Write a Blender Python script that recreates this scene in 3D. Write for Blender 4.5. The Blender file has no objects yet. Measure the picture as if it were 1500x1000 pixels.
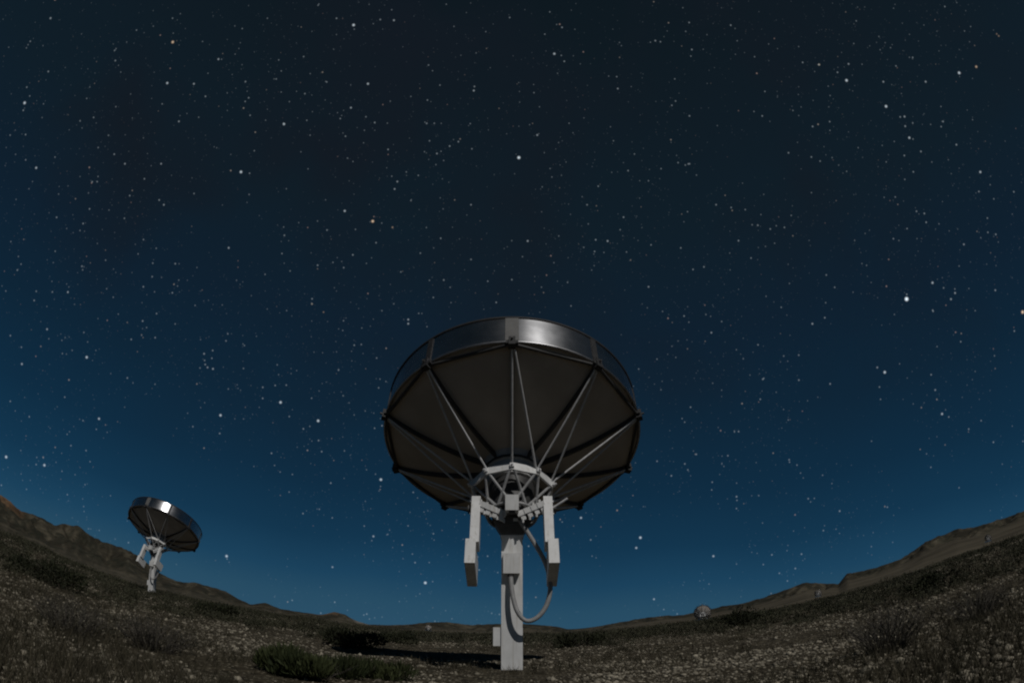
import bpy, bmesh, math, random
import numpy as np
from mathutils import Matrix, Vector
R_ = math.radians
scene = bpy.context.scene
COL = scene.collection

# ------------------------------------------------------------------ camera
CAM_H = 0.655
camd = bpy.data.cameras.new("camera")
camd.type = 'PANO'
camd.panorama_type = 'FISHEYE_EQUISOLID'
camd.sensor_fit = 'HORIZONTAL'
camd.sensor_width = 36.0
camd.sensor_height = 36.0 * 682 / 1024
camd.fisheye_lens = 880 * 36.0 / 1500
camd.fisheye_fov = R_(180)
camd.clip_start = 0.05
camd.clip_end = 60000
cam = bpy.data.objects.new("camera", camd)
COL.objects.link(cam)
cam.location = (0, 0, CAM_H)
cam.rotation_euler = (R_(90 + 27.9), 0, 0)
scene.camera = cam

# ------------------------------------------------------------------ light: a bright moon behind the camera's right shoulder
MOON_EL, MOON_AZ = 49.0, 153.0            # azimuth clockwise from +Y
ld = bpy.data.lights.new("moon", 'SUN')
ld.energy = 1.45
ld.angle = R_(0.5)
ld.color = (1.0, 0.97, 0.93)
moon = bpy.data.objects.new("moon", ld)
COL.objects.link(moon)
ml = Vector((math.sin(R_(MOON_AZ)) * math.cos(R_(MOON_EL)), math.cos(R_(MOON_AZ)) * math.cos(R_(MOON_EL)), math.sin(R_(MOON_EL))))
moon.rotation_euler = ml.to_track_quat('Z', 'Y').to_euler()
moon.location = (20, -20, 40)

def lin(c):
    return tuple(((v / 255) / 12.92) if v / 255 <= 0.04045 else ((v / 255 + 0.055) / 1.055) ** 2.4 for v in c)

world = bpy.data.worlds.new("World")
scene.world = world
world.use_nodes = True
nt = world.node_tree
nt.nodes.clear()
def N(tree, kind, **kw):
    n = tree.nodes.new(kind)
    for k, v in kw.items():
        setattr(n, k, v)
    return n
w_out = N(nt, 'ShaderNodeOutputWorld')
w_tc = N(nt, 'ShaderNodeTexCoord')
w_nm = N(nt, 'ShaderNodeVectorMath', operation='NORMALIZE')
nt.links.new(w_tc.outputs['Generated'], w_nm.inputs[0])
w_sep = N(nt, 'ShaderNodeSeparateXYZ')
nt.links.new(w_nm.outputs[0], w_sep.inputs[0])
w_noi = N(nt, 'ShaderNodeTexNoise')                    # faint clouds of unresolved stars
w_noi.inputs['Scale'].default_value = 2.6
w_noi.inputs['Detail'].default_value = 3
nt.links.new(w_nm.outputs[0], w_noi.inputs['Vector'])
w_off = N(nt, 'ShaderNodeMath', operation='MULTIPLY_ADD')
w_off.inputs[1].default_value = 0.05
nt.links.new(w_noi.outputs['Fac'], w_off.inputs[0])
nt.links.new(w_sep.outputs['Z'], w_off.inputs[2])
# the glow along the horizon reaches higher on the left (-X) than on the right
w_lx = N(nt, 'ShaderNodeMath', operation='MULTIPLY_ADD')
w_lx.inputs[1].default_value = 0.04
nt.links.new(w_sep.outputs['X'], w_lx.inputs[0])
nt.links.new(w_off.outputs[0], w_lx.inputs[2])
w_ramp = N(nt, 'ShaderNodeValToRGB')
SKY = [(0.0, (43, 80, 104)), (2, (36, 74, 98)), (4.5, (24, 64, 91)), (8, (16, 52, 77)), (13, (13, 43, 65)), (20, (13, 36, 54)),
       (28, (14, 31, 46)), (38, (15, 29, 39)), (50, (15, 26, 34)), (65, (13, 23, 29)), (85, (12, 21, 26))]
cr = w_ramp.color_ramp
while len(cr.elements) < len(SKY):
    cr.elements.new(0.5)
for e, (el, c) in zip(cr.elements, SKY):
    e.position = min(1, max(0, math.sin(R_(el)) + 0.025 if el else 0))
    e.color = lin(c) + (1,)
nt.links.new(w_lx.outputs[0], w_ramp.inputs[0])
# warm dusty patches high up
w_n2 = N(nt, 'ShaderNodeTexNoise')
w_n2.inputs['Scale'].default_value = 3.3
w_n2.inputs['Detail'].default_value = 3
w_map = N(nt, 'ShaderNodeMapping')
w_map.inputs['Location'].default_value = (3.1, 1.7, 0.4)
nt.links.new(w_nm.outputs[0], w_map.inputs[0])
nt.links.new(w_map.outputs[0], w_n2.inputs['Vector'])
w_r2 = N(nt, 'ShaderNodeMapRange')
w_r2.inputs[1].default_value = 0.48
w_r2.inputs[2].default_value = 0.75
nt.links.new(w_n2.outputs['Fac'], w_r2.inputs[0])
w_hz = N(nt, 'ShaderNodeMapRange')
w_hz.inputs[1].default_value = 0.2
w_hz.inputs[2].default_value = 0.7
nt.links.new(w_sep.outputs['Z'], w_hz.inputs[0])
w_mm = N(nt, 'ShaderNodeMath', operation='MULTIPLY')
nt.links.new(w_r2.outputs[0], w_mm.inputs[0])
nt.links.new(w_hz.outputs[0], w_mm.inputs[1])
w_mix = N(nt, 'ShaderNodeMixRGB')
w_mix.inputs[2].default_value = lin((18, 25, 33)) + (1,)
nt.links.new(w_mm.outputs[0], w_mix.inputs[0])
nt.links.new(w_ramp.outputs[0], w_mix.inputs[1])
w_bg = N(nt, 'ShaderNodeBackground')
w_back = N(nt, 'ShaderNodeMapRange')                    # the half of the sky behind the camera is darker
w_back.inputs[1].default_value = -0.35
w_back.inputs[2].default_value = 0.15
w_back.inputs[3].default_value = 0.95
nt.links.new(w_sep.outputs['Y'], w_back.inputs[0])
nt.links.new(w_back.outputs[0], w_bg.inputs['Strength'])
nt.links.new(w_mix.outputs[0], w_bg.inputs['Color'])
w_sky = N(nt, 'ShaderNodeTexSky', sky_type='NISHITA', sun_disc=False)
w_sky.sun_elevation = R_(MOON_EL)
w_sky.sun_rotation = R_(MOON_AZ)
w_b2 = N(nt, 'ShaderNodeBackground')
w_b2.inputs['Strength'].default_value = 0.0004          # moonlit air
nt.links.new(w_sky.outputs[0], w_b2.inputs['Color'])
w_add = N(nt, 'ShaderNodeAddShader')
nt.links.new(w_bg.outputs[0], w_add.inputs[0])
nt.links.new(w_b2.outputs[0], w_add.inputs[1])
nt.links.new(w_add.outputs[0], w_out.inputs[0])

scene.view_settings.view_transform = 'Standard'
scene.view_settings.look = 'None'
scene.view_settings.exposure = 0
scene.view_settings.gamma = 1
scene.view_settings.use_curve_mapping = False
scene.cycles.filter_width = 2.1
scene.cycles.max_bounces = 6
scene.cycles.use_denoising = True

# ------------------------------------------------------------------ helpers
rng = np.random.default_rng(7)
def link(o, parent=None):
    COL.objects.link(o)
    if parent is not None:
        o.parent = parent
    return o
def mesh_obj(name, me, mat, parent=None):
    me.name = name
    if mat is not None and not me.materials:
        me.materials.append(mat)
    return link(bpy.data.objects.new(name, me), parent)
def tag(o, label=None, cat=None, group=None, kind=None):
    if label: o['label'] = label
    if cat: o['category'] = cat
    if group: o['group'] = group
    if kind: o['kind'] = kind
    return o
def empty(name, loc=(0, 0, 0)):
    o = bpy.data.objects.new(name, None)
    o.empty_display_size = 0.3
    o.location = loc
    return link(o)
def np_mesh(name, V, F, col=None, smooth=False):
    """V (n,3), F (m,k) all faces with k corners; col per vertex (n,3)"""
    V = np.asarray(V, np.float32); F = np.asarray(F, np.int32)
    me = bpy.data.meshes.new(name)
    k = F.shape[1]
    me.vertices.add(len(V)); me.vertices.foreach_set('co', V.ravel())
    me.loops.add(F.size); me.loops.foreach_set('vertex_index', F.ravel())
    me.polygons.add(len(F)); me.polygons.foreach_set('loop_start', np.arange(0, F.size, k, dtype=np.int32))
    me.polygons.foreach_set('loop_total', np.full(len(F), k, np.int32))
    if smooth:
        me.polygons.foreach_set('use_smooth', np.ones(len(F), bool))
    me.update(calc_edges=True)
    if col is not None:
        a = me.color_attributes.new('tint', 'FLOAT_COLOR', 'POINT')
        c = np.ones((len(V), 4), np.float32); c[:, :3] = col
        a.data.foreach_set('color', c.ravel())
    return me
def hash2(ix, iy, s):
    h = (ix.astype(np.int64) * 374761393 + iy.astype(np.int64) * 668265263 + s * 1442695041) & 0xffffffff
    h = ((h ^ (h >> 13)) * 1274126177) & 0xffffffff
    return ((h ^ (h >> 16)) & 0xffff) / 65535.0
def vnoise(x, y, s=0):
    ix, iy = np.floor(x), np.floor(y)
    fx, fy = x - ix, y - iy
    fx = fx * fx * (3 - 2 * fx); fy = fy * fy * (3 - 2 * fy)
    a = hash2(ix, iy, s); b = hash2(ix + 1, iy, s); c = hash2(ix, iy + 1, s); d = hash2(ix + 1, iy + 1, s)
    return (a * (1 - fx) + b * fx) * (1 - fy) + (c * (1 - fx) + d * fx) * fy
def fbm(x, y, o=4, s=0):
    t = 0; a = 0.5
    for i in range(o):
        t = t + a * vnoise(x * 2 ** i, y * 2 ** i, s + i * 17); a *= 0.5
    return t
def ridged(x, y, o=4, s=0):
    t = 0; a = 0.5
    for i in range(o):
        t = t + a * (1 - np.abs(2 * vnoise(x * 2 ** i, y * 2 ** i, s + i * 17) - 1)); a *= 0.5
    return t
def sstep(a, b, x):
    t = np.clip((x - a) / (b - a), 0, 1)
    return t * t * (3 - 2 * t)

# ------------------------------------------------------------------ materials
def mat(name, c1, c2=None, scale=6.0, rough=0.6, metal=0.0, bump=0.0, bscale=40.0, detail=5, rough_var=0.1):
    m = bpy.data.materials.new(name); m.use_nodes = True
    t = m.node_tree; b = t.nodes['Principled BSDF']
    tc = N(t, 'ShaderNodeTexCoord')
    n = N(t, 'ShaderNodeTexNoise'); n.inputs['Scale'].default_value = scale; n.inputs['Detail'].default_value = detail
    t.links.new(tc.outputs['Object'], n.inputs['Vector'])
    r = N(t, 'ShaderNodeValToRGB')
    r.color_ramp.elements[0].position = 0.35; r.color_ramp.elements[1].position = 0.68
    r.color_ramp.elements[0].color = tuple(c1) + (1,); r.color_ramp.elements[1].color = tuple(c2 or c1) + (1,)
    t.links.new(n.outputs['Fac'], r.inputs[0]); t.links.new(r.outputs[0], b.inputs['Base Color'])
    mr = N(t, 'ShaderNodeMapRange'); mr.inputs[3].default_value = max(0.02, rough - rough_var); mr.inputs[4].default_value = min(1, rough + rough_var)
    t.links.new(n.outputs['Fac'], mr.inputs[0]); t.links.new(mr.outputs[0], b.inputs['Roughness'])
    b.inputs['Metallic'].default_value = metal
    if bump:
        n2 = N(t, 'ShaderNodeTexNoise'); n2.inputs['Scale'].default_value = bscale; n2.inputs['Detail'].default_value = 4
        t.links.new(tc.outputs['Object'], n2.inputs['Vector'])
        bp = N(t, 'ShaderNodeBump'); bp.inputs['Strength'].default_value = bump; bp.inputs['Distance'].default_value = 0.02
        t.links.new(n2.outputs['Fac'], bp.inputs['Height']); t.links.new(bp.outputs[0], b.inputs['Normal'])
    return m
def mat_tint(name, rough=0.85, spec=0.2, nscale=0, namp=0.0, two=False):
    """base colour from the mesh's own colour attribute, broken up by noise"""
    m = bpy.data.materials.new(name); m.use_nodes = True
    t = m.node_tree; b = t.nodes['Principled BSDF']
    a = N(t, 'ShaderNodeVertexColor'); a.layer_name = 'tint'
    b.inputs['Roughness'].default_value = rough
    b.inputs['Specular IOR Level'].default_value = spec
    src = a.outputs['Color']
    if nscale:
        tc = N(t, 'ShaderNodeTexCoord')
        n = N(t, 'ShaderNodeTexNoise'); n.inputs['Scale'].default_value = nscale; n.inputs['Detail'].default_value = 6
        t.links.new(tc.outputs['Object'], n.inputs['Vector'])
        mr = N(t, 'ShaderNodeMapRange'); mr.inputs[1].default_value = 0.3; mr.inputs[2].default_value = 0.7
        mr.inputs[3].default_value = 1 - namp; mr.inputs[4].default_value = 1 + namp
        t.links.new(n.outputs['Fac'], mr.inputs[0])
        mx = N(t, 'ShaderNodeVectorMath', operation='SCALE')
        t.links.new(src, mx.inputs[0]); t.links.new(mr.outputs[0], mx.inputs['Scale'])
        src = mx.outputs[0]
    t.links.new(src, b.inputs['Base Color'])
    return m
M = {}
M['white'] = mat('white_paint', (0.68, 0.68, 0.67), (0.79, 0.79, 0.78), 5, 0.45, bump=0.05, bscale=90)
t_ = M['white'].node_tree; b_ = t_.nodes['Principled BSDF']         # rain streaks and grime down the paint
tc_ = N(t_, 'ShaderNodeTexCoord'); mp_ = N(t_, 'ShaderNodeMapping'); mp_.inputs['Scale'].default_value = (14, 14, 1.1)
ns_ = N(t_, 'ShaderNodeTexNoise'); ns_.inputs['Scale'].default_value = 1.6; ns_.inputs['Detail'].default_value = 6
rp_ = N(t_, 'ShaderNodeMapRange'); rp_.inputs[1].default_value = 0.52; rp_.inputs[2].default_value = 0.78
mx_ = N(t_, 'ShaderNodeMixRGB'); mx_.inputs[2].default_value = (0.54, 0.52, 0.48, 1)
src_ = b_.inputs['Base Color'].links[0].from_socket
t_.links.new(tc_.outputs['Object'], mp_.inputs[0]); t_.links.new(mp_.outputs[0], ns_.inputs['Vector']); t_.links.new(ns_.outputs['Fac'], rp_.inputs[0])
t_.links.new(rp_.outputs[0], mx_.inputs[0]); t_.links.new(src_, mx_.inputs[1]); t_.links.new(mx_.outputs[0], b_.inputs['Base Color'])
M['galv'] = mat('galvanised_steel', (0.56, 0.56, 0.56), (0.70, 0.70, 0.70), 14, 0.5, bump=0.04)
M['dark'] = mat('dark_steel', (0.035, 0.035, 0.036), (0.06, 0.058, 0.055), 9, 0.55)
M['edge'] = mat('black_edge_trim', (0.018, 0.018, 0.02), (0.03, 0.03, 0.03), 9, 0.7)
M['yoke'] = mat('yoke_steel', (0.07, 0.068, 0.065), (0.11, 0.105, 0.10), 7, 0.55)
M['dish'] = mat('dish_underside', (0.42, 0.375, 0.33), (0.49, 0.445, 0.395), 2.2, 0.6, detail=3)
M['hub'] = mat('hub_drum', (0.36, 0.36, 0.36), (0.46, 0.46, 0.45), 4, 0.5)
M['skirt'] = mat('polished_aluminium', (0.54, 0.545, 0.565), (0.62, 0.625, 0.645), 3, 0.27, metal=1.0, rough_var=0.05)
t_ = M['skirt'].node_tree; b_ = t_.nodes['Principled BSDF']        # rolled sheet: the sheen runs up and down the skirt
b_.inputs['Anisotropic'].default_value = 0.5
b_.inputs['Anisotropic Rotation'].default_value = 0.25
tg_ = N(t_, 'ShaderNodeTangent', direction_type='RADIAL', axis='Z')
t_.links.new(tg_.outputs[0], b_.inputs['Tangent'])
M['rim'] = mat('rim_tube_metal', (0.35, 0.35, 0.36), (0.42, 0.42, 0.43), 5, 0.38, metal=1.0)
M['splice'] = mat('splice_strap', (0.12, 0.118, 0.115), (0.16, 0.157, 0.152), 6, 0.5)
M['lattice'] = mat('weathered_steel', (0.26, 0.26, 0.26), (0.42, 0.42, 0.42), 7, 0.55, bump=0.04)
M['conduit'] = mat('grey_conduit', (0.26, 0.26, 0.26), (0.34, 0.34, 0.335), 12, 0.55, bump=0.1, bscale=60)
M['rock'] = mat_tint('pebbles', 0.9, 0.2, 30, 0.35)
M['grass'] = mat_tint('dry_stalks', 0.9, 0.1)
M['leaf'] = mat_tint('leaves', 0.75, 0.2)
M['hill'] = mat_tint('hill_rock_and_scrub', 0.95, 0.05, 0.02, 0.35)

# ground: dark desert soil with pale grit
def ground_material():
    m = bpy.data.materials.new('desert_soil'); m.use_nodes = True
    t = m.node_tree; b = t.nodes['Principled BSDF']
    tc = N(t, 'ShaderNodeTexCoord')
    big = N(t, 'ShaderNodeTexNoise'); big.inputs['Scale'].default_value = 0.45; big.inputs['Detail'].default_value = 5
    mid = N(t, 'ShaderNodeTexNoise'); mid.inputs['Scale'].default_value = 6; mid.inputs['Detail'].default_value = 6
    vor = N(t, 'ShaderNodeTexVoronoi'); vor.inputs['Scale'].default_value = 17
    for n in (big, mid, vor):
        t.links.new(tc.outputs['Object'], n.inputs['Vector'])
    r1 = N(t, 'ShaderNodeValToRGB')
    r1.color_ramp.elements[0].position = 0.35; r1.color_ramp.elements[0].color = (0.025, 0.021, 0.014, 1)
    r1.color_ramp.elements[1].position = 0.7; r1.color_ramp.elements[1].color = (0.090, 0.076, 0.051, 1)
    t.links.new(mid.outputs['Fac'], r1.inputs[0])
    # pale grit: the middles of Voronoi cells, only in some cells
    sp = N(t, 'ShaderNodeMath', operation='LESS_THAN'); sp.inputs[1].default_value = 0.33
    t.links.new(vor.outputs['Distance'], sp.inputs[0])
    sepc = N(t, 'ShaderNodeSeparateColor'); t.links.new(vor.outputs['Color'], sepc.inputs[0])
    ad = N(t, 'ShaderNodeMath', operation='ADD'); t.links.new(sepc.outputs[0], ad.inputs[0]); t.links.new(big.outputs['Fac'], ad.inputs[1])
    gt = N(t, 'ShaderNodeMath', operation='GREATER_THAN'); gt.inputs[1].default_value = 1.08
    t.links.new(ad.outputs[0], gt.inputs[0])
    mu = N(t, 'ShaderNodeMath', operation='MULTIPLY'); t.links.new(sp.outputs[0], mu.inputs[0]); t.links.new(gt.outputs[0], mu.inputs[1])
    mx = N(t, 'ShaderNodeMixRGB'); mx.inputs[2].default_value = (0.25, 0.222, 0.165, 1)
    t.links.new(mu.outputs[0], mx.inputs[0]); t.links.new(r1.outputs[0], mx.inputs[1])
    t.links.new(mx.outputs[0], b.inputs['Base Color'])
    b.inputs['Roughness'].default_value = 0.95; b.inputs['Specular IOR Level'].default_value = 0.1
    bp = N(t, 'ShaderNodeBump'); bp.inputs['Strength'].default_value = 0.6; bp.inputs['Distance'].default_value = 0.03
    t.links.new(mid.outputs['Fac'], bp.inputs['Height']); t.links.new(bp.outputs[0], b.inputs['Normal'])
    return m
M['soil'] = ground_material()

# ------------------------------------------------------------------ terrain: measured skyline (C) and scrub line (B), azimuth and elevation in degrees
B_T = np.array([(-180, 0.2), (-75, 1.6), (-49.4, 1.47), (-45.9, 1.49), (-42.32, 0.94), (-35.45, 0.3), (-28.81, 0.2), (-24.43, 0.11), (-20.16, 0.08), (-15.85, -0.2), (-9.48, -0.3), (-3.16, -0.35), (5.05, -0.35), (9.49, -0.21), (15.86, 0.0), (22.27, 0.0), (31.99, 0.42), (42.36, 1.2), (49.37, 1.25), (75, 1.3), (180, 0.2)])
C_T = np.array([(-180, 1.5), (-110, 2.0), (-80, 4.0), (-60, 5.5), (-52, 4.9), (-49.97, 4.61), (-48.93, 4.45), (-47.67, 3.85), (-46.42, 4.05), (-45.12, 3.94), (-44.08, 3.61), (-43.3, 4.03), (-41.73, 4.28), (-40.62, 3.82), (-39.2, 3.5), (-37.48, 3.48), (-36.65, 3.31), (-35.68, 3.15), (-34.32, 2.5), (-33.19, 1.91), (-31.62, 1.53), (-29.85, 1.76), (-28.25, 1.61), (-26.93, 1.53), (-25.59, 0.97), (-24.39, 0.64), (-23.12, 1.04), (-21.67, 0.66), (-19.73, 0.6), (-17.8, 0.57), (-16.53, 0.98), (-15.57, 0.88), (-14.59, 0.38), (-13.31, 0.1), (-11.4, 0.19), (-9.5, 0.39), (-8.11, 0.67), (-6.33, 0.82), (-5.19, 0.73), (-3.8, 0.57), (-1.9, 0.74), (0.95, 0.75), (2.53, 0.6), (4.11, 0.43), (5.19, 0.13), (6.32, 0.15), (8.23, 0.33), (9.5, 0.52), (12.05, 0.81), (14.29, 0.88), (15.89, 0.78), (17.17, 0.91), (19.76, 1.19), (21.37, 1.17), (23.66, 1.48), (26.31, 1.96), (27.64, 2.18), (28.93, 1.87), (30.75, 1.45), (31.62, 2.25), (34.29, 2.18), (37.02, 2.44), (39.17, 3.25), (40.93, 3.55), (42.69, 3.69), (44.4, 3.39), (46.15, 3.31), (48.28, 3.28), (49.72, 3.26), (60, 3.6), (80, 3.0), (110, 1.8), (180, 1.5)])
R_FLAT, R_SCRUB, R_RIDGE = 220.0, 220.0, 3000.0
def el_B(az): return np.interp(az, B_T[:, 0], B_T[:, 1]) - 0.22
def el_C(az): return np.interp(az, C_T[:, 0], C_T[:, 1])
def ground_z(x, y, rough=True):
    x = np.asarray(x, float); y = np.asarray(y, float)
    r = np.hypot(x, y) + 1e-6; az = np.degrees(np.arctan2(x, y))
    s = sstep(math.log(11.5), math.log(50), np.log(r))
    z = s * (CAM_H + r * np.tan(np.radians(el_B(az))))
    if rough:
        z = z + (fbm(x * 0.9, y * 0.9, 4, 3) - 0.47) * 0.13 * sstep(0.3, 4, r) + (fbm(x * 0.16, y * 0.16, 3, 9) - 0.44) * 0.25 * sstep(14, 40, r)
        z = z - 0.6 * np.exp(-((x - 50.0) ** 2 + (y - 156.2) ** 2) / 400.0)
        w_ = np.exp(-(x ** 2 + (y - 9.9) ** 2) / 0.8)
        z = z * (1 - w_) + 0.005 * w_
    return z
def hill_el(az, r):
    t = np.log(r / R_FLAT) / math.log(R_RIDGE / R_FLAT)
    b = el_B(az); c = el_C(az)
    d = np.maximum(c - b, 0.1)
    fan = np.interp(az, [-50, -30, -15, 0, 12, 50], [0.10, 0.35, 0.4, 0.35, 0.6, 0.62])
    u = np.clip((t - 0.42) / 0.58, 0, 1)
    prof = np.where(t < 0.42, fan * np.clip(t / 0.42, 0, 1) ** 1.6, fan + (1 - fan) * u ** 0.85)
    mask = sstep(0.40, 0.60, t) * (1 - sstep(0.90, 1.0, t))
    ux = az * 0.55 + fbm(az * 0.35, t * 5, 3, 31) * 2.2
    rv = ridged(ux, t * 3.0 + az * 0.1, 5, 41) - 0.55
    mid = prof + mask * rv * 1.25 * np.interp(d, [0.1, 1, 3], [0.6, 0.5, 0.42])
    mid = np.minimum(mid, 1.0 - 0.02 * (1 - np.clip(t, 0, 1)))
    el = b + d * mid + (fbm(az * 6, t * 40, 3, 77) - 0.44) * 0.05 * mask
    crest = (fbm(az * 2.2, az * 0 + 3.3, 5, 55) - 0.47) * 0.30 * np.clip(d / 2.5, 0.12, 1.0)
    el = el + crest * sstep(0.75, 1.0, t)
    over = np.clip(t - 1.0, 0, 1)
    return np.where(t > 1, el - over * 9, el)
def hill_z(x, y):
    r = np.hypot(x, y); az = np.degrees(np.arctan2(x, y))
    return CAM_H + r * np.tan(np.radians(hill_el(az, r)))
def polar(az, r):
    A, Rr = np.meshgrid(np.radians(az), r)
    return Rr * np.sin(A), Rr * np.cos(A), A, Rr
def grid_faces(nr, na, wrap=True):
    i = np.arange(nr - 1)[:, None]; j = np.arange(na if wrap else na - 1)[None, :]
    jn = (j + 1) % na
    return np.stack([i * na + j, i * na + jn, (i + 1) * na + jn, (i + 1) * na + j], -1).reshape(-1, 4)[:, ::-1]
AZ = np.concatenate([np.arange(-180, -72, 2.0), np.arange(-72, 72, 0.16), np.arange(72, 180, 2.0)])
rr = np.concatenate([[0.02], np.geomspace(0.4, 3, 12), np.geomspace(3.05, 60, 260), np.geomspace(61, 232, 40)])
X, Y, A, Rr = polar(AZ, rr)
Z = ground_z(X, Y)
V = np.stack([X, Y, Z], -1).reshape(-1, 3)
tag(mesh_obj('ground', np_mesh('ground', V, grid_faces(len(rr), len(AZ)), smooth=True), M['soil']), kind='structure')

rh = np.concatenate([[205.0], np.geomspace(212, 3000, 170), np.geomspace(3100, 9000, 14)])
X, Y, A, Rr = polar(AZ, rh)
azd = np.degrees(A)
EL = hill_el(azd, Rr)
Z = CAM_H + Rr * np.tan(np.radians(EL))
Z[0] -= 4.0; Z[1:] -= 0.05
T = np.log(Rr / R_FLAT) / math.log(R_RIDGE / R_FLAT)
soilc = np.array([0.070, 0.061, 0.043]); scrubc = np.array([0.034, 0.034, 0.024]); redc = np.array([0.19, 0.118, 0.068]); dustc = np.array([0.092, 0.080, 0.058])
n1 = fbm(azd * 0.8, T * 9, 5, 5)[..., None]; n2 = fbm(azd * 2.5, T * 25, 4, 15)[..., None]; n3 = fbm(azd * 0.3, T * 2, 3, 25)[..., None]
Cc = dustc + 0 * n1
hillm = sstep(0.42, 0.55, T)[..., None]
ux = azd * 0.55 + fbm(azd * 0.35, T * 5, 3, 31) * 2.2
gul_light = sstep(0.45, 0.85, ridged(ux * 2.2, T * 4.0, 4, 141))[..., None]       # pale washes, dark spurs; colour also stands in for lit and shaded ravines
Cc = Cc * (1 - hillm) + (soilc * (0.45 + 0.5 * n1 + 0.95 * gul_light)) * hillm
scrubm = hillm * sstep(0.44, 0.56, n1 * 0.6 + n2 * 0.4 + 0.04 * (azd[..., None] > 0))
Cc = Cc * (1 - 0.75 * scrubm) + scrubc * 0.75 * scrubm
# dark heath on the lower slopes left of centre
low = (sstep(0.0, 0.1, T) * (1 - sstep(0.5, 0.8, T)))[..., None] * sstep(-18, -30, azd)[..., None] * sstep(0.35, 0.6, n2)
Cc = Cc * (1 - 0.5 * low) + scrubc * 0.5 * low
red = sstep(0.74, 0.90, T + 0.25 * (n2[..., 0] - 0.45)) * sstep(-46.8, -48.4, azd)
red = np.maximum(red, 0.7 * sstep(0.8, 0.95, T) * np.exp(-((azd + 17) / 1.2) ** 2))
red = red[..., None]
Cc = Cc * (1 - red) + redc * red
pale = (np.exp(-((azd + 14.1) / 0.7) ** 2) * sstep(0.55, 0.9, T))[..., None]
Cc = Cc * (1 - pale) + np.array([0.22, 0.20, 0.17]) * pale
V = np.stack([X, Y, Z], -1).reshape(-1, 3)
tag(mesh_obj('hills', np_mesh('hills', V, grid_faces(len(rh), len(AZ)), col=Cc.reshape(-1, 3), smooth=True), M['hill']), kind='structure')

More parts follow.
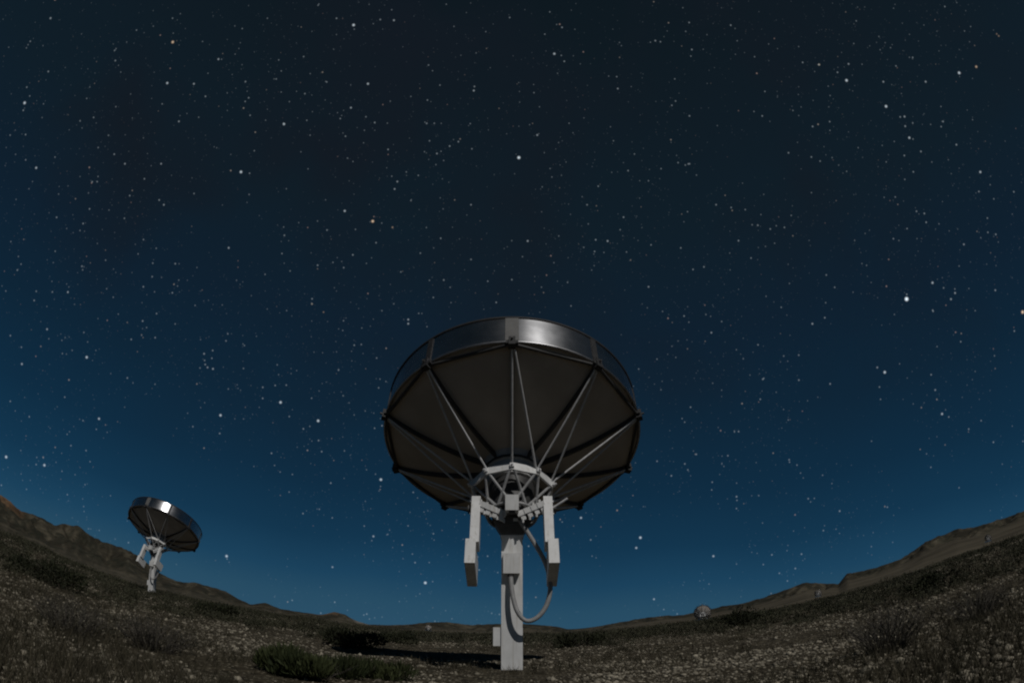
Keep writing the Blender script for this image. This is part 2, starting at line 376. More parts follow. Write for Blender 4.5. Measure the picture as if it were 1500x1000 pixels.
# ------------------------------------------------------------------ stars: far points of light in every part of the sky
STARS = [(-51.41,47.98,'o',3.0),(-26.96,56.23,'w',3.0),(-20.61,57.63,'w',2.0),(6.92,55.43,'w',2.5),(-48.80,44.60,'w',2.5),(-44.11,48.66,'w',2.0),(-63.70,36.15,'w',3.0),(50.65,41.51,'w',3.0),(47.74,45.25,'w',3.0),(45.47,47.66,'y',2.0),(61.60,40.33,'w',3.0),(64.01,39.80,'o',2.5),(51.26,38.07,'w',2.5),(57.03,32.26,'w',2.5),(-34.55,39.93,'w',3.0),(0.92,45.48,'w',3.5),(-16.99,38.36,'o',3.2),(-14.49,38.05,'o',1.8),(-32.97,32.92,'w',2.0),(43.22,25.13,'w',4.6),(46.55,25.58,'w',2.5),(47.86,23.56,'w',2.0),(48.52,23.91,'w',2.0),(38.73,19.53,'w',3.0),(38.09,20.16,'w',1.8),(43.48,14.21,'w',2.5),(-23.70,20.07,'w',3.0),(-29.55,17.72,'w',2.8),(-28.05,17.70,'w',1.0),(-19.63,18.95,'w',3.0),(-44.51,19.20,'w',2.8),(-50.09,8.07,'w',3.0),(-46.11,8.62,'w',2.8),(-46.94,8.42,'w',1.5),(-12.84,14.13,'w',3.0),(-8.13,4.53,'w',3.2),(-27.08,4.83,'w',3.0),(-13.22,8.65,'w',2.2),(6.63,10.89,'w',2.5),(12.24,8.61,'w',3.0),(11.80,7.66,'w',2.5),(19.08,6.09,'w',2.4),(-58.09,32.21,'w',2.4),(54.79,19.72,'o',3.5),(-31.44,45.39,'w',2.6),(-20.61,38.87,'w',2.4),(1.88,37.47,'w',2.0),(11.42,37.02,'w',2.0),(-11.40,29.52,'w',2.0),(-11.36,29.13,'w',2.0),(-41.66,14.31,'w',2.5),(10.14,11.40,'o',1.8),(-16.94,5.30,'w',2.0),(-21.74,51.13,'w',2.4),(-22.93,57.40,'w',1.6),(-23.18,48.55,'w',2.0),(-68.07,42.99,'w',2.0),(-56.82,43.82,'w',1.6),(-45.44,45.67,'w',2.0),(-44.77,42.04,'w',1.8),(-48.53,36.48,'w',1.8),(-44.39,37.91,'w',1.8),(-49.47,20.14,'w',2.0),(-50.91,16.36,'w',2.2),(-39.84,24.07,'w',1.7),(-32.53,22.89,'w',1.8),(-31.26,21.75,'w',2.0),(-31.85,21.75,'w',1.8),(-25.77,21.13,'w',1.6),(-30.56,24.57,'w',1.5),(57.09,41.46,'w',2.0),(49.25,46.44,'w',1.8),(52.12,43.50,'w',1.9),(52.10,39.90,'w',2.0),(51.54,39.14,'w',1.8),(56.10,35.40,'w',1.8),(32.51,25.75,'w',2.0),(43.39,16.48,'w',1.8),(51.49,27.46,'w',1.8),(52.82,22.56,'w',1.8),(32.88,19.95,'w',1.7),(18.29,15.94,'w',1.6),(21.80,11.40,'w',1.8),(27.40,13.94,'w',1.6),(28.74,9.98,'w',1.6),(31.63,8.20,'w',1.8),(27.49,4.95,'w',1.7),(26.78,3.71,'w',1.7),(13.26,2.57,'w',2.2),(-5.73,52.27,'w',1.6),(3.52,47.62,'w',1.9),(-5.78,51.87,'w',2.0),(-10.13,45.53,'w',1.7),(0.55,45.81,'w',0.8),(-10.11,57.97,'w',1.2),(69.12,40.65,'o',1.5),(69.16,40.41,'o',1.6),(-14.78,42.43,'w',1.8),(-14.97,41.69,'w',1.8),(-12.09,48.31,'w',1.6),(51.72,36.51,'w',1.7),(36.12,41.42,'w',1.6),(-32.61,38.19,'w',1.3),(-22.20,29.70,'y',1.8),(-20.77,29.14,'o',1.5),(25.23,38.72,'w',1.6),(23.28,43.03,'w',1.6),(15.20,43.44,'w',1.5),(15.47,32.25,'w',1.7),(21.56,27.06,'w',1.8),(29.47,35.90,'w',1.6),(-5.14,40.86,'w',1.6),(-7.81,33.54,'w',1.6),(-4.80,35.64,'w',1.5),(-42.01,34.62,'w',1.8),(-48.22,26.57,'w',1.6),(-51.85,21.97,'w',1.6),(-40.91,27.02,'w',1.6),(30.30,23.27,'w',1.5),(9.40,40.64,'w',1.5),(15.94,51.36,'w',1.7),(23.66,55.16,'w',1.7),(25.09,47.43,'w',1.6)]
def build_stars():
    m = bpy.data.materials.new('starlight'); m.use_nodes = True
    t = m.node_tree; t.nodes.clear()
    o = N(t, 'ShaderNodeOutputMaterial'); e = N(t, 'ShaderNodeEmission'); a = N(t, 'ShaderNodeVertexColor'); a.layer_name = 'tint'
    tr = N(t, 'ShaderNodeBsdfTransparent'); ad = N(t, 'ShaderNodeAddShader')
    t.links.new(a.outputs['Color'], e.inputs['Color']); t.links.new(e.outputs[0], ad.inputs[0]); t.links.new(tr.outputs[0], ad.inputs[1])
    t.links.new(ad.outputs[0], o.inputs[0])
    m.cycles.emission_sampling = 'NONE'
    D = 20000.0; px = D / 880.0
    pal = {'w': (0.82, 0.93, 1.0), 'o': (1.0, 0.72, 0.48), 'y': (1.0, 0.9, 0.7)}
    items = []
    for az, el, c, mag in STARS:
        items.append((az, el, pal[c], 0.70 * mag + 0.75, 0.075 * mag ** 2 + 0.04))
    r2 = np.random.default_rng(11)
    n = 40000
    zz = r2.uniform(0.01, 1, n); aa = r2.uniform(-180, 180, n); q = r2.random(n)
    # stars gather in loose drifts
    for az, z_, u in zip(aa, zz, q):
        el = math.degrees(math.asin(z_))
        k = float(fbm(np.array(az / 9.0), np.array(el / 7.0), 3, 91))
        if k < 0.24 + 0.30 * r2.random(): continue
        f = u ** 9
        t_ = r2.random()
        c = (0.80, 0.93, 1.0) if t_ < 0.86 else ((1.0, 0.85, 0.7) if t_ < 0.95 else (1.0, 0.7, 0.6))
        items.append((az, el, c, 1.15 + 0.7 * f, 0.017 + 0.05 * u ** 2.3 + 0.20 * f))
    # each star: a small soft disc turned to the middle of the dome, fading to nothing at its edge
    K = 8; ang = 2 * np.pi * np.arange(K) / K
    ringu = np.stack([np.cos(ang), np.sin(ang)], 1)
    duv = np.concatenate([[[0, 0]], ringu * 0.45, ringu])
    fall = np.concatenate([[1.0], np.full(K, 0.42), np.zeros(K)])
    kk = np.arange(K); kn = (kk + 1) % K
    df = np.concatenate([np.stack([0 * kk, 1 + kk, 1 + kn], 1), np.stack([1 + kk, 1 + K + kk, 1 + K + kn], 1), np.stack([1 + kk, 1 + K + kn, 1 + kn], 1)])
    VV, FF, CC = [], [], []; off = 0
    for i, (az, el, c, rad, st) in enumerate(items):
        a_, e_ = R_(az), R_(el)
        d = np.array([math.sin(a_) * math.cos(e_), math.cos(a_) * math.cos(e_), math.sin(e_)])
        u = np.cross(d, [0, 0, 1.0]); u /= np.linalg.norm(u) + 1e-9; w = np.cross(u, d)
        DD = D + (i % 97) * 3.0
        VV.append(d * DD + np.array([0, 0, CAM_H]) + (duv[:, :1] * u + duv[:, 1:] * w) * rad * px)
        FF.append(df + off); CC.append(fall[:, None] * np.array(c) * st); off += len(duv)
    me = np_mesh('sky', np.concatenate(VV), np.concatenate(FF), col=np.concatenate(CC))
    return tag(mesh_obj('sky', me, m), kind='structure')
build_stars()

# ------------------------------------------------------------------ the radio dish
TILT = R_(24.1)
ORIGIN = Vector((0, 0.02, 2.95))
DM = Matrix.Translation(ORIGIN) @ Matrix.Rotation(-TILT, 4, 'X')
ID = Matrix.Identity(4)
def finish(bm, name, mat_, parent, smooth=None, bevel=0.0, local=None):
    if bevel:
        bmesh.ops.bevel(bm, geom=[e for e in bm.edges if e.is_manifold and e.calc_face_angle(0) > 0.6], offset=bevel, segments=2, affect='EDGES', profile=0.6)
    bmesh.ops.recalc_face_normals(bm, faces=bm.faces)
    me = bpy.data.meshes.new(name)
    bm.to_mesh(me); bm.free()
    me.materials.append(mat_)
    if smooth is not None:
        me.polygons.foreach_set('use_smooth', np.ones(len(me.polygons), bool))
        me.set_sharp_from_angle(angle=R_(smooth))
    o = link(bpy.data.objects.new(name, me), parent)
    if local is not None:
        o.matrix_local = local
    return o
def box(bm, x0, x1, y0, y1, z0, z1, mx=ID, taper=None):
    c = []
    for z in (z0, z1):
        for (x, y) in ((x0, y0), (x1, y0), (x1, y1), (x0, y1)):
            if taper and z == z0:
                x, y = (x - (x0 + x1) / 2) * taper[0] + (x0 + x1) / 2, (y - (y0 + y1) / 2) * taper[1] + (y0 + y1) / 2
            c.append(bm.verts.new(mx @ Vector((x, y, z))))
    for f in ((3, 2, 1, 0), (4, 5, 6, 7), (0, 1, 5, 4), (1, 2, 6, 5), (2, 3, 7, 6), (3, 0, 4, 7)):
        bm.faces.new([c[i] for i in f])
def path_tube(bm, pts, r, n=10, mx=ID):
    pts = [mx @ Vector(p) for p in pts]
    rings = []
    up = None
    for i, p in enumerate(pts):
        d = (pts[min(i + 1, len(pts) - 1)] - pts[max(i - 1, 0)]).normalized()
        if up is None:
            up = Vector((0, 0, 1)) if abs(d.z) < 0.9 else Vector((1, 0, 0))
        a = d.cross(up).normalized(); b = a.cross(d).normalized(); up = b
        rad = r[i] if isinstance(r, (list, tuple)) else r
        rings.append([bm.verts.new(p + a * math.cos(t) * rad + b * math.sin(t) * rad) for t in (2 * math.pi * k / n for k in range(n))])
    for A_, B_ in zip(rings, rings[1:]):
        for k in range(n):
            bm.faces.new((A_[k], A_[(k + 1) % n], B_[(k + 1) % n], B_[k]))
    bm.faces.new(rings[0][::-1]); bm.faces.new(rings[-1])
def lathe(bm, prof, n, mx=ID, a0=0.0, a1=360.0):
    """closed profile of (r, z) turned round the z axis; a full turn or an arc with end caps; angle 0 faces -Y"""
    full = abs(a1 - a0) > 359.9
    cnt = n if full else n + 1
    rings = []
    for i in range(cnt):
        a = R_(a0 + (a1 - a0) * i / n)
        rings.append([bm.verts.new(mx @ Vector((r * math.sin(a), -r * math.cos(a), z))) for r, z in prof])
    m = len(prof)
    for i in range(n):
        A_, B_ = rings[i], rings[(i + 1) % cnt]
        for k in range(m):
            bm.faces.new((A_[k], A_[(k + 1) % m], B_[(k + 1) % m], B_[k]))
    if not full:
        bm.faces.new(rings[0]); bm.faces.new(rings[-1][::-1])
def at(r, deg, z):
    a = R_(deg)
    return Vector((r * math.sin(a), -r * math.cos(a), z))
R_RIM, Z_RIM, Z_VERT, R_BOWL = 2.40, 1.30, 0.68, 2.34
def bowl_z(r): return Z_VERT + (Z_RIM - Z_VERT) * (r / R_BOWL) ** 2
SK_R, SK_Z0, SK_Z1 = 2.355, 1.31, 1.93

def build_dish(label, tilt=TILT):
    global DM
    DM = Matrix.Translation(ORIGIN) @ Matrix.Rotation(-tilt, 4, 'X')
    root = empty('radio_dish')
    tag(root, label, 'radio telescope', 'radio dishes on white poles')
    # --- reflector
    bm = bmesh.new()
    out = [(0.30 + (R_BOWL - 0.30) * i / 18, 0) for i in range(19)]
    prof = [(r, bowl_z(r)) for r, _ in out] + [(r, bowl_z(r) + 0.03) for r, _ in reversed(out)]
    lathe(bm, prof, 80, DM)
    bowl = finish(bm, 'reflector', M['dish'], root, smooth=35)
    for k in range(10):
        a = 36 * k
        # rib: a deep web running down the underside, its lower edge following the bowl
        bm = bmesh.new()
        prev = None
        for i in range(15):
            r = 0.44 + (R_RIM - 0.06 - 0.44) * i / 14
            z = bowl_z(min(r, R_BOWL)) - 0.004
            dep = 0.115 - 0.05 * (r / R_RIM)
            sx = Vector((math.cos(R_(a)), math.sin(R_(a)), 0)) * 0.020
            c = at(r, a, 0)
            q = [bm.verts.new(DM @ (c + s * sx + Vector((0, 0, zz)))) for s, zz in ((-1, z), (1, z), (1, z - dep), (-1, z - dep))]
            if prev:
                for j in range(4):
                    bm.faces.new((prev[j], prev[(j + 1) % 4], q[(j + 1) % 4], q[j]))
            else:
                bm.faces.new(q)
            prev = q
        bm.faces.new(prev[::-1])
        finish(bm, 'rib', M['dark'], bowl)
    # --- hub drum between reflector and ring
    bm = bmesh.new()
    lathe(bm, [(0.40, 0.22), (0.44, 0.24), (0.44, 0.53), (0.48, 0.54), (0.48, 0.59), (0.46, 0.60), (0.54, 0.74), (0.30, 0.75), (0.30, 0.22)], 20, DM)
    drum = finish(bm, 'hub_drum', M['hub'], root, smooth=30)
    bm = bmesh.new(); lathe(bm, [(0.485, 0.545), (0.502, 0.545), (0.502, 0.585), (0.485, 0.585)], 20, DM)
    finish(bm, 'flange', M['dark'], drum, smooth=30)
    # --- skirt: ten polished sheets, straps over the joints, edge tubes
    for k in range(10):
        bm = bmesh.new()
        lathe(bm, [(SK_R, SK_Z0), (SK_R, SK_Z1), (SK_R - 0.012, SK_Z1), (SK_R - 0.012, SK_Z0)], 16, ID, 36 * k + 0.15, 36 * k + 35.85)
        finish(bm, 'skirt_panel', M['skirt'], root, smooth=30, local=DM)
        w = 2.7 if k == 0 else 1.3
        bm = bmesh.new()
        lathe(bm, [(SK_R + 0.002, SK_Z0 - 0.02), (SK_R + 0.016, SK_Z0 - 0.02), (SK_R + 0.016, SK_Z1 - 0.01), (SK_R + 0.002, SK_Z1 - 0.01)], 6, DM, 36 * k - w, 36 * k + w)
        finish(bm, 'splice_strap', M['splice'] if k == 0 else M['edge'], root, smooth=30)
    bm = bmesh.new()
    lathe(bm, [(SK_R - 0.006 + 0.03 * math.cos(t), SK_Z1 + 0.018 + 0.03 * math.sin(t)) for t in (2 * math.pi * j / 8 for j in range(8))], 100, DM)
    finish(bm, 'top_edge', M['edge'], root, smooth=50)
    bm = bmesh.new()
    lathe(bm, [(SK_R + 0.0 + 0.026 * math.cos(t), SK_Z0 - 0.02 + 0.026 * math.sin(t)) for t in (2 * math.pi * j / 8 for j in range(8))], 100, DM)
    finish(bm, 'rim_tube', M['rim'], root, smooth=50)
    # --- joints, chords, struts
    for k in range(10):
        a = 36 * k
        bm = bmesh.new()
        jm = DM @ Matrix.Translation(at(R_RIM - 0.03, a, Z_RIM - 0.05)) @ Matrix.Rotation(R_(a), 4, 'Z')
        box(bm, -0.055, 0.055, -0.06, 0.05, -0.09, 0.10, jm)
        box(bm, -0.10, 0.10, -0.035, 0.035, -0.035, 0.035, jm)
        br = finish(bm, 'joint_bracket', M['edge'], root, bevel=0.006)
        bm = bmesh.new()
        path_tube(bm, [(0, -0.055, 0.02), (0, -0.105, 0.02)], 0.017, 6, jm)
        finish(bm, 'bolt', M['yoke'], br)
        bm = bmesh.new()
        path_tube(bm, [at(R_RIM - 0.05, a + 1.2, Z_RIM - 0.07), at(R_RIM - 0.05, a + 34.8, Z_RIM - 0.07)], 0.028, 8, DM)
        finish(bm, 'rim_chord', M['dark'], root, smooth=50)
        kk = k if k <= 5 else k - 10
        second = kk + 1 if kk >= 0 else kk - 1
        for c in (kk, second):
            bm = bmesh.new()
            off = 1.0 if c > kk else (-1.0 if c < kk else 0)
            path_tube(bm, [at(0.70, 36 * c + (-1.5 if c > kk else 1.5 if c < kk else 0), 0.17), at(R_RIM - 0.09, a + off, Z_RIM - 0.11)], 0.0185, 8, DM)
            finish(bm, 'strut', M['galv'], root, smooth=50)
    # --- decagonal hub ring
    bm = bmesh.new()
    lathe(bm, [(0.725, 0.06), (0.725, 0.205), (0.685, 0.205), (0.685, 0.06)], 10, DM)
    ring = finish(bm, 'hub_ring', M['white'], root, bevel=0.006)
    for k in range(10):
        bm = bmesh.new()
        gm = DM @ Matrix.Translation(at(0.735, 36 * k, 0.135)) @ Matrix.Rotation(R_(36 * k), 4, 'Z')
        box(bm, -0.035, 0.035, -0.025, 0.02, -0.045, 0.03, gm)
        path_tube(bm, [(0, -0.02, -0.01), (0, -0.055, -0.01)], 0.018, 6, gm)
        finish(bm, 'gusset', M['galv'], ring, bevel=0.004)
    # --- lattice from the ring down to the elevation drum
    for k in range(10):
        for s in (-1, 1):
            bm = bmesh.new()
            path_tube(bm, [at(0.69, 36 * k + 3 * s, 0.075), at(0.41, 36 * (k + s) - 3 * s, -0.385)], 0.024, 7, DM)
            finish(bm, 'lattice_bar', M['lattice'], root, smooth=50)
    bm = bmesh.new()
    lathe(bm, [(0.29, -0.47), (0.31, -0.46), (0.31, -0.36), (0.29, -0.35), (0.18, -0.35), (0.18, -0.47)], 20, DM)
    finish(bm, 'elevation_drum', M['yoke'], root, smooth=30)
    bm = bmesh.new()
    lathe(bm, [(0.41 + 0.025 * math.cos(t), -0.385 + 0.025 * math.sin(t)) for t in (2 * math.pi * j / 8 for j in range(8))], 40, DM)
    finish(bm, 'lower_ring', M['lattice'], root, smooth=50)
    bm = bmesh.new()
    lathe(bm, [(0.33, -0.455), (0.40, 0.21), (0.17, 0.21), (0.17, -0.455)], 18, DM)
    finish(bm, 'shade_core_tube', M['dark'], root, smooth=30)  # widened and near black, standing in for the shade inside the hub
    bm = bmesh.new(); path_tube(bm, [(-0.72, -0.17, -0.36), (0.72, -0.17, -0.36)], 0.075, 14, DM)
    finish(bm, 'elevation_axle', M['yoke'], root, smooth=40)
    # --- counterweight arms
    for s in (-1, 1):
        bm = bmesh.new()
        box(bm, s * 0.51, s * 0.655, -0.356, -0.05, -1.12, -0.22, DM)
        arm = finish(bm, 'counterweight_arm', M['white'], root, bevel=0.008)
        bm = bmesh.new()
        box(bm, s * 0.555, s * 0.715, -0.372, 0.40, -1.52, -1.075, DM)
        finish(bm, 'counterweight', M['white'], arm, bevel=0.008)
        for ly in (-0.30, -0.12):
            for lz in (-0.30, -0.55):
                bm = bmesh.new(); path_tube(bm, [(s * 0.65, ly, lz), (s * 0.675, ly, lz)], 0.02, 6, DM)
                finish(bm, 'bolt', M['galv'], arm)
        # lugged drive bracket between the yoke and the arm
        bm = bmesh.new()
        p0, p1 = Vector((s * 0.13, -0.36, 2.585)), Vector((s * 0.52, -0.40, 2.745))
        path_tube(bm, [p0, p1], 0.026, 7)
        for f in (0.06, 0.34, 0.62, 0.88):
            c = p0.lerp(p1, f)
            rz = Matrix.Translation(c) @ Matrix.Rotation(s * 0.38 * -1, 4, 'Y')
            box(bm, -0.065, 0.06, -0.07, 0.05, -0.03, 0.06, rz)
            box(bm, -0.03, 0.045, -0.055, 0.04, -0.11, -0.0305, rz)
            path_tube(bm, [c + Vector((-0.03, -0.03, 0.03)), c + Vector((-0.03, -0.03, 0.10))], 0.022, 6)
            path_tube(bm, [c + Vector((0.025, -0.05, -0.09)), c + Vector((0.025, -0.05, -0.15))], 0.018, 6)
        finish(bm, 'drive_bracket', M['white'], root, bevel=0.004)
    bm = bmesh.new(); path_tube(bm, [(0.665, -0.40, 2.69), (0.90, -0.47, 2.83)], 0.021, 8)
    finish(bm, 'position_rod', M['galv'], root, smooth=50)
    # --- gearbox, yoke, pole
    bm = bmesh.new(); box(bm, -0.107, 0.107, -0.64, -0.40, 2.61, 2.865)
    gb = finish(bm, 'motor_box', M['white'], root, bevel=0.008)
    bm = bmesh.new(); box(bm, -0.08, 0.08, -0.40, -0.16, 2.62, 2.80); box(bm, -0.05, 0.05, -0.60, -0.45, 2.58, 2.609)
    finish(bm, 'mount_plate', M['dark'], gb, bevel=0.005)
    bm = bmesh.new()
    box(bm, -0.31, 0.31, -0.26, 0.24, 2.45, 2.60, taper=(0.9, 0.95))
    box(bm, -0.279, 0.279, -0.245, 0.225, 2.28, 2.449, taper=(0.62, 0.8))
    for s in (-1, 1):
        box(bm, s * 0.20, s * 0.28, -0.22, 0.16, 2.601, 2.86)
    yk = finish(bm, 'yoke', M['yoke'], root, bevel=0.006)
    bm = bmesh.new()
    box(bm, 0.02, 0.10, -0.30, -0.25, 2.50, 2.545)
    finish(bm, 'lug', M['white'], yk, bevel=0.004)
    bm = bmesh.new(); box(bm, -0.171, 0.171, -0.171, 0.171, -0.35, 2.255)
    pole = finish(bm, 'pole', M['white'], root, bevel=0.012)
    bm = bmesh.new(); box(bm, -0.19, 0.19, -0.19, 0.19, 2.256, 2.279)
    finish(bm, 'pole_cap', M['galv'], pole, bevel=0.004)
    bm = bmesh.new(); box(bm, -0.14, 0.125, -0.31, -0.173, 1.62, 1.955)
    cb = finish(bm, 'control_box', M['white'], root, bevel=0.008)
    bm = bmesh.new(); path_tube(bm, [(-0.02, -0.25, 1.61), (-0.02, -0.25, 1.575)], 0.05, 12)
    finish(bm, 'cable_gland', M['dark'], cb, smooth=50)
    bm = bmesh.new(); box(bm, -0.30, -0.173, -0.14, 0.10, 0.41, 0.725)
    finish(bm, 'side_box', M['white'], root, bevel=0.008)
    # --- looped conduit
    ctrl = [(0.13, -0.24, 2.52), (0.19, -0.27, 2.41), (0.35, -0.30, 2.14), (0.50, -0.32, 1.86), (0.585, -0.34, 1.60), (0.60, -0.36, 1.32), (0.53, -0.38, 1.06),
            (0.39, -0.40, 0.88), (0.22, -0.40, 0.83), (0.09, -0.38, 0.97), (0.02, -0.34, 1.20), (-0.01, -0.29, 1.42), (-0.02, -0.25, 1.60)]
    pts = []
    cv = [Vector(c) for c in ctrl]
    for i in range(len(cv) - 1):
        a_, b_, c_, d_ = cv[max(i - 1, 0)], cv[i], cv[i + 1], cv[min(i + 2, len(cv) - 1)]
        for j in range(8):
            t = j / 8
            pts.append(0.5 * ((2 * b_) + (c_ - a_) * t + (2 * a_ - 5 * b_ + 4 * c_ - d_) * t * t + (3 * b_ - a_ - 3 * c_ + d_) * t ** 3))
    pts.append(cv[-1])
    bm = bmesh.new(); path_tube(bm, pts, 0.038, 12)
    finish(bm, 'cable', M['conduit'], root, smooth=60)
    return root

def copy_tree(o, parent=None):
    c = o.copy(); COL.objects.link(c)
    if parent is not None:
        c.parent = parent
    for ch in list(o.children):
        copy_tree(ch, c)
    return c
def joined_copy(root, name):
    """one mesh of the whole dish, for the ones far off where no part can be made out"""
    bm = bmesh.new(); mats = []
    def walk(o):
        if o.type == 'MESH':
            mt = o.data.materials[0]
            if mt not in mats: mats.append(mt)
            n0 = len(bm.faces); v0 = len(bm.verts)
            bm.from_mesh(o.data); bm.verts.ensure_lookup_table()
            bmesh.ops.transform(bm, matrix=o.matrix_local, verts=bm.verts[v0:])
            bm.faces.ensure_lookup_table()
            for f in bm.faces[n0:]: f.material_index = mats.index(mt)
        for ch in o.children: walk(ch)
    walk(root)
    me = bpy.data.meshes.new(name); bm.to_mesh(me); bm.free()
    for mt in mats: me.materials.append(mt)
    return me

main = build_dish('large radio dish on a white square pole at the middle, seen from below')
main.location = (0, 10, 0)
second = copy_tree(main)
az, r = R_(-33.95), 36.5
x, y = r * math.sin(az), r * math.cos(az)
second.location = (x, y, float(ground_z(x, y)))
second.scale = (1.01, 1.01, 0.95)
second['label'] = 'smaller looking radio dish on the left slope with a bright glint on its rim'
# the far ones are turned further over, their backs to the camera
far_root = build_dish('far dish', R_(62))
far_me = joined_copy(far_root, 'radio_dish')
def drop(o):
    for ch in list(o.children): drop(ch)
    me_ = o.data if o.type == 'MESH' else None
    bpy.data.objects.remove(o)
    if me_ is not None: bpy.data.meshes.remove(me_)
drop(far_root)
for (azd, r, dz, lab) in [(17.75, 164, 0, 'small round radio dish far off to the right, largest of the four distant ones'),
                      (28.75, 385, 0.0, 'tiny distant radio dish below the notch in the right skyline'),
                      (45.75, 385, 0.0, 'tiny distant radio dish before the slope near the right edge, highest of the far dishes'),
                      (-7.75, 430, 0.0, 'tiny pale distant radio dish left of the middle pole under low dark hills')]:
    o = link(bpy.data.objects.new('radio_dish', far_me))
    x, y = r * math.sin(R_(azd)), r * math.cos(R_(azd))
    o.location = (x, y, float(hill_z(x, y) if r > R_FLAT else ground_z(x, y)) + dz)
    o.rotation_euler = (0, 0, -R_(azd))
    tag(o, lab, 'radio telescope', 'radio dishes on white poles')

# ------------------------------------------------------------------ loose stones, dry stalks and scrub on the plain
def sector(n, r0, r1, az0=-68, az1=68, power=1.0):
    """random points, density falling with distance"""
    u = rng.random(n)
    r = r0 * (r1 / r0) ** (u ** power)
    a = np.radians(rng.uniform(az0, az1, n))
    return r * np.sin(a), r * np.cos(a), r
def clear_of_pole(x, y, d=0.3):
    return np.hypot(x, y - 10) > d
# stones
def stones():
    ico = bmesh.new(); bmesh.ops.create_icosphere(ico, subdivisions=1, radius=1.0)
    iv = np.array([v.co[:] for v in ico.verts]); fi = np.array([[v.index for v in f.verts] for f in ico.faces]); ico.free()
    x, y, r = sector(80000, 2.6, 42)
    patch = fbm(x * 0.35, y * 0.35, 4, 61)
    keep = (patch > 0.25 + 0.28 * rng.random(len(x))) & clear_of_pole(x, y, 0.26)
    x, y, r = x[keep], y[keep], r[keep]
    n = len(x)
    z = ground_z(x, y)
    s = np.clip(0.010 * np.exp(rng.normal(0, 0.55, n)) + 0.0008 * r, 0.006, 0.06)
    sc = s[:, None] * np.stack([rng.uniform(0.8, 1.5, n), rng.uniform(0.8, 1.5, n), rng.uniform(0.5, 0.9, n)], 1)
    ang = rng.uniform(0, 2 * np.pi, n)
    jit = 1 + rng.uniform(-0.28, 0.28, (n, len(iv), 1))
    P = iv[None] * jit * sc[:, None, :]
    c, s_ = np.cos(ang)[:, None], np.sin(ang)[:, None]
    P = np.stack([P[..., 0] * c - P[..., 1] * s_, P[..., 0] * s_ + P[..., 1] * c, P[..., 2]], -1)
    P += np.stack([x, y, z + sc[:, 2] * 0.3], 1)[:, None, :]
    F = (fi[None] + (np.arange(n) * len(iv))[:, None, None]).reshape(-1, 3)
    k = rng.random(n)[:, None] ** 1.4
    col = np.array([0.07, 0.060, 0.044]) * (1 - k) + np.array([0.39, 0.35, 0.27]) * k
    col = np.repeat(col, len(iv), 0)
    tag(mesh_obj('gravel', np_mesh('gravel', P.reshape(-1, 3), F, col=col), M['rock']), kind='stuff')
stones()
# blades: thin upright triangles
def blades(x, y, z, h, w, lean, col):
    n = len(x)
    a = rng.uniform(0, 2 * np.pi, n); b = rng.uniform(0, 2 * np.pi, n)
    dx, dy = np.cos(a) * w, np.sin(a) * w
    lx, ly = np.cos(b) * lean * h, np.sin(b) * lean * h
    V = np.stack([np.stack([x - dx, y - dy, z - 0.01], -1), np.stack([x + dx, y + dy, z - 0.01], -1), np.stack([x + lx, y + ly, z + h], -1)], 1)
    return V.reshape(-1, 3), np.arange(n * 3).reshape(-1, 3), np.repeat(col, 3, 0)
def dry_grass():
    x, y, r = sector(11000, 2.8, 34)
    patch = fbm(x * 0.28 + 40, y * 0.28, 4, 71)
    az = np.degrees(np.arctan2(x, y))
    side = 0.10 * sstep(22, 40, np.abs(az))
    keep = (patch + side > 0.40 + 0.25 * rng.random(len(x))) & clear_of_pole(x, y, 0.3)
    x, y, r, side = x[keep], y[keep], r[keep], side[keep]
    m = 16; n = len(x)
    size = rng.uniform(0.05, 0.14, n) * (1 + 0.8 * (rng.random(n) > 0.93)) * (1 + 6.0 * side * rng.random(n) ** 2)
    X = np.repeat(x, m) + rng.normal(0, 1, n * m) * np.repeat(size, m) * 0.55
    Y = np.repeat(y, m) + rng.normal(0, 1, n * m) * np.repeat(size, m) * 0.55
    H = np.repeat(size, m) * rng.uniform(0.4, 1.3, n * m)
    W = 0.0022 + 0.00035 * np.repeat(r, m) * rng.uniform(0.6, 1.2, n * m)
    k = np.repeat(rng.random(n), m)[:, None]
    col = np.array([0.030, 0.029, 0.019]) * (1 - k) + np.array([0.095, 0.082, 0.056]) * k
    V, F, C = blades(X, Y, ground_z(X, Y), H, W, 0.55, col)
    tag(mesh_obj('dry_grass', np_mesh('dry_grass', V, F, col=C), M['grass']), kind='stuff')
dry_grass()
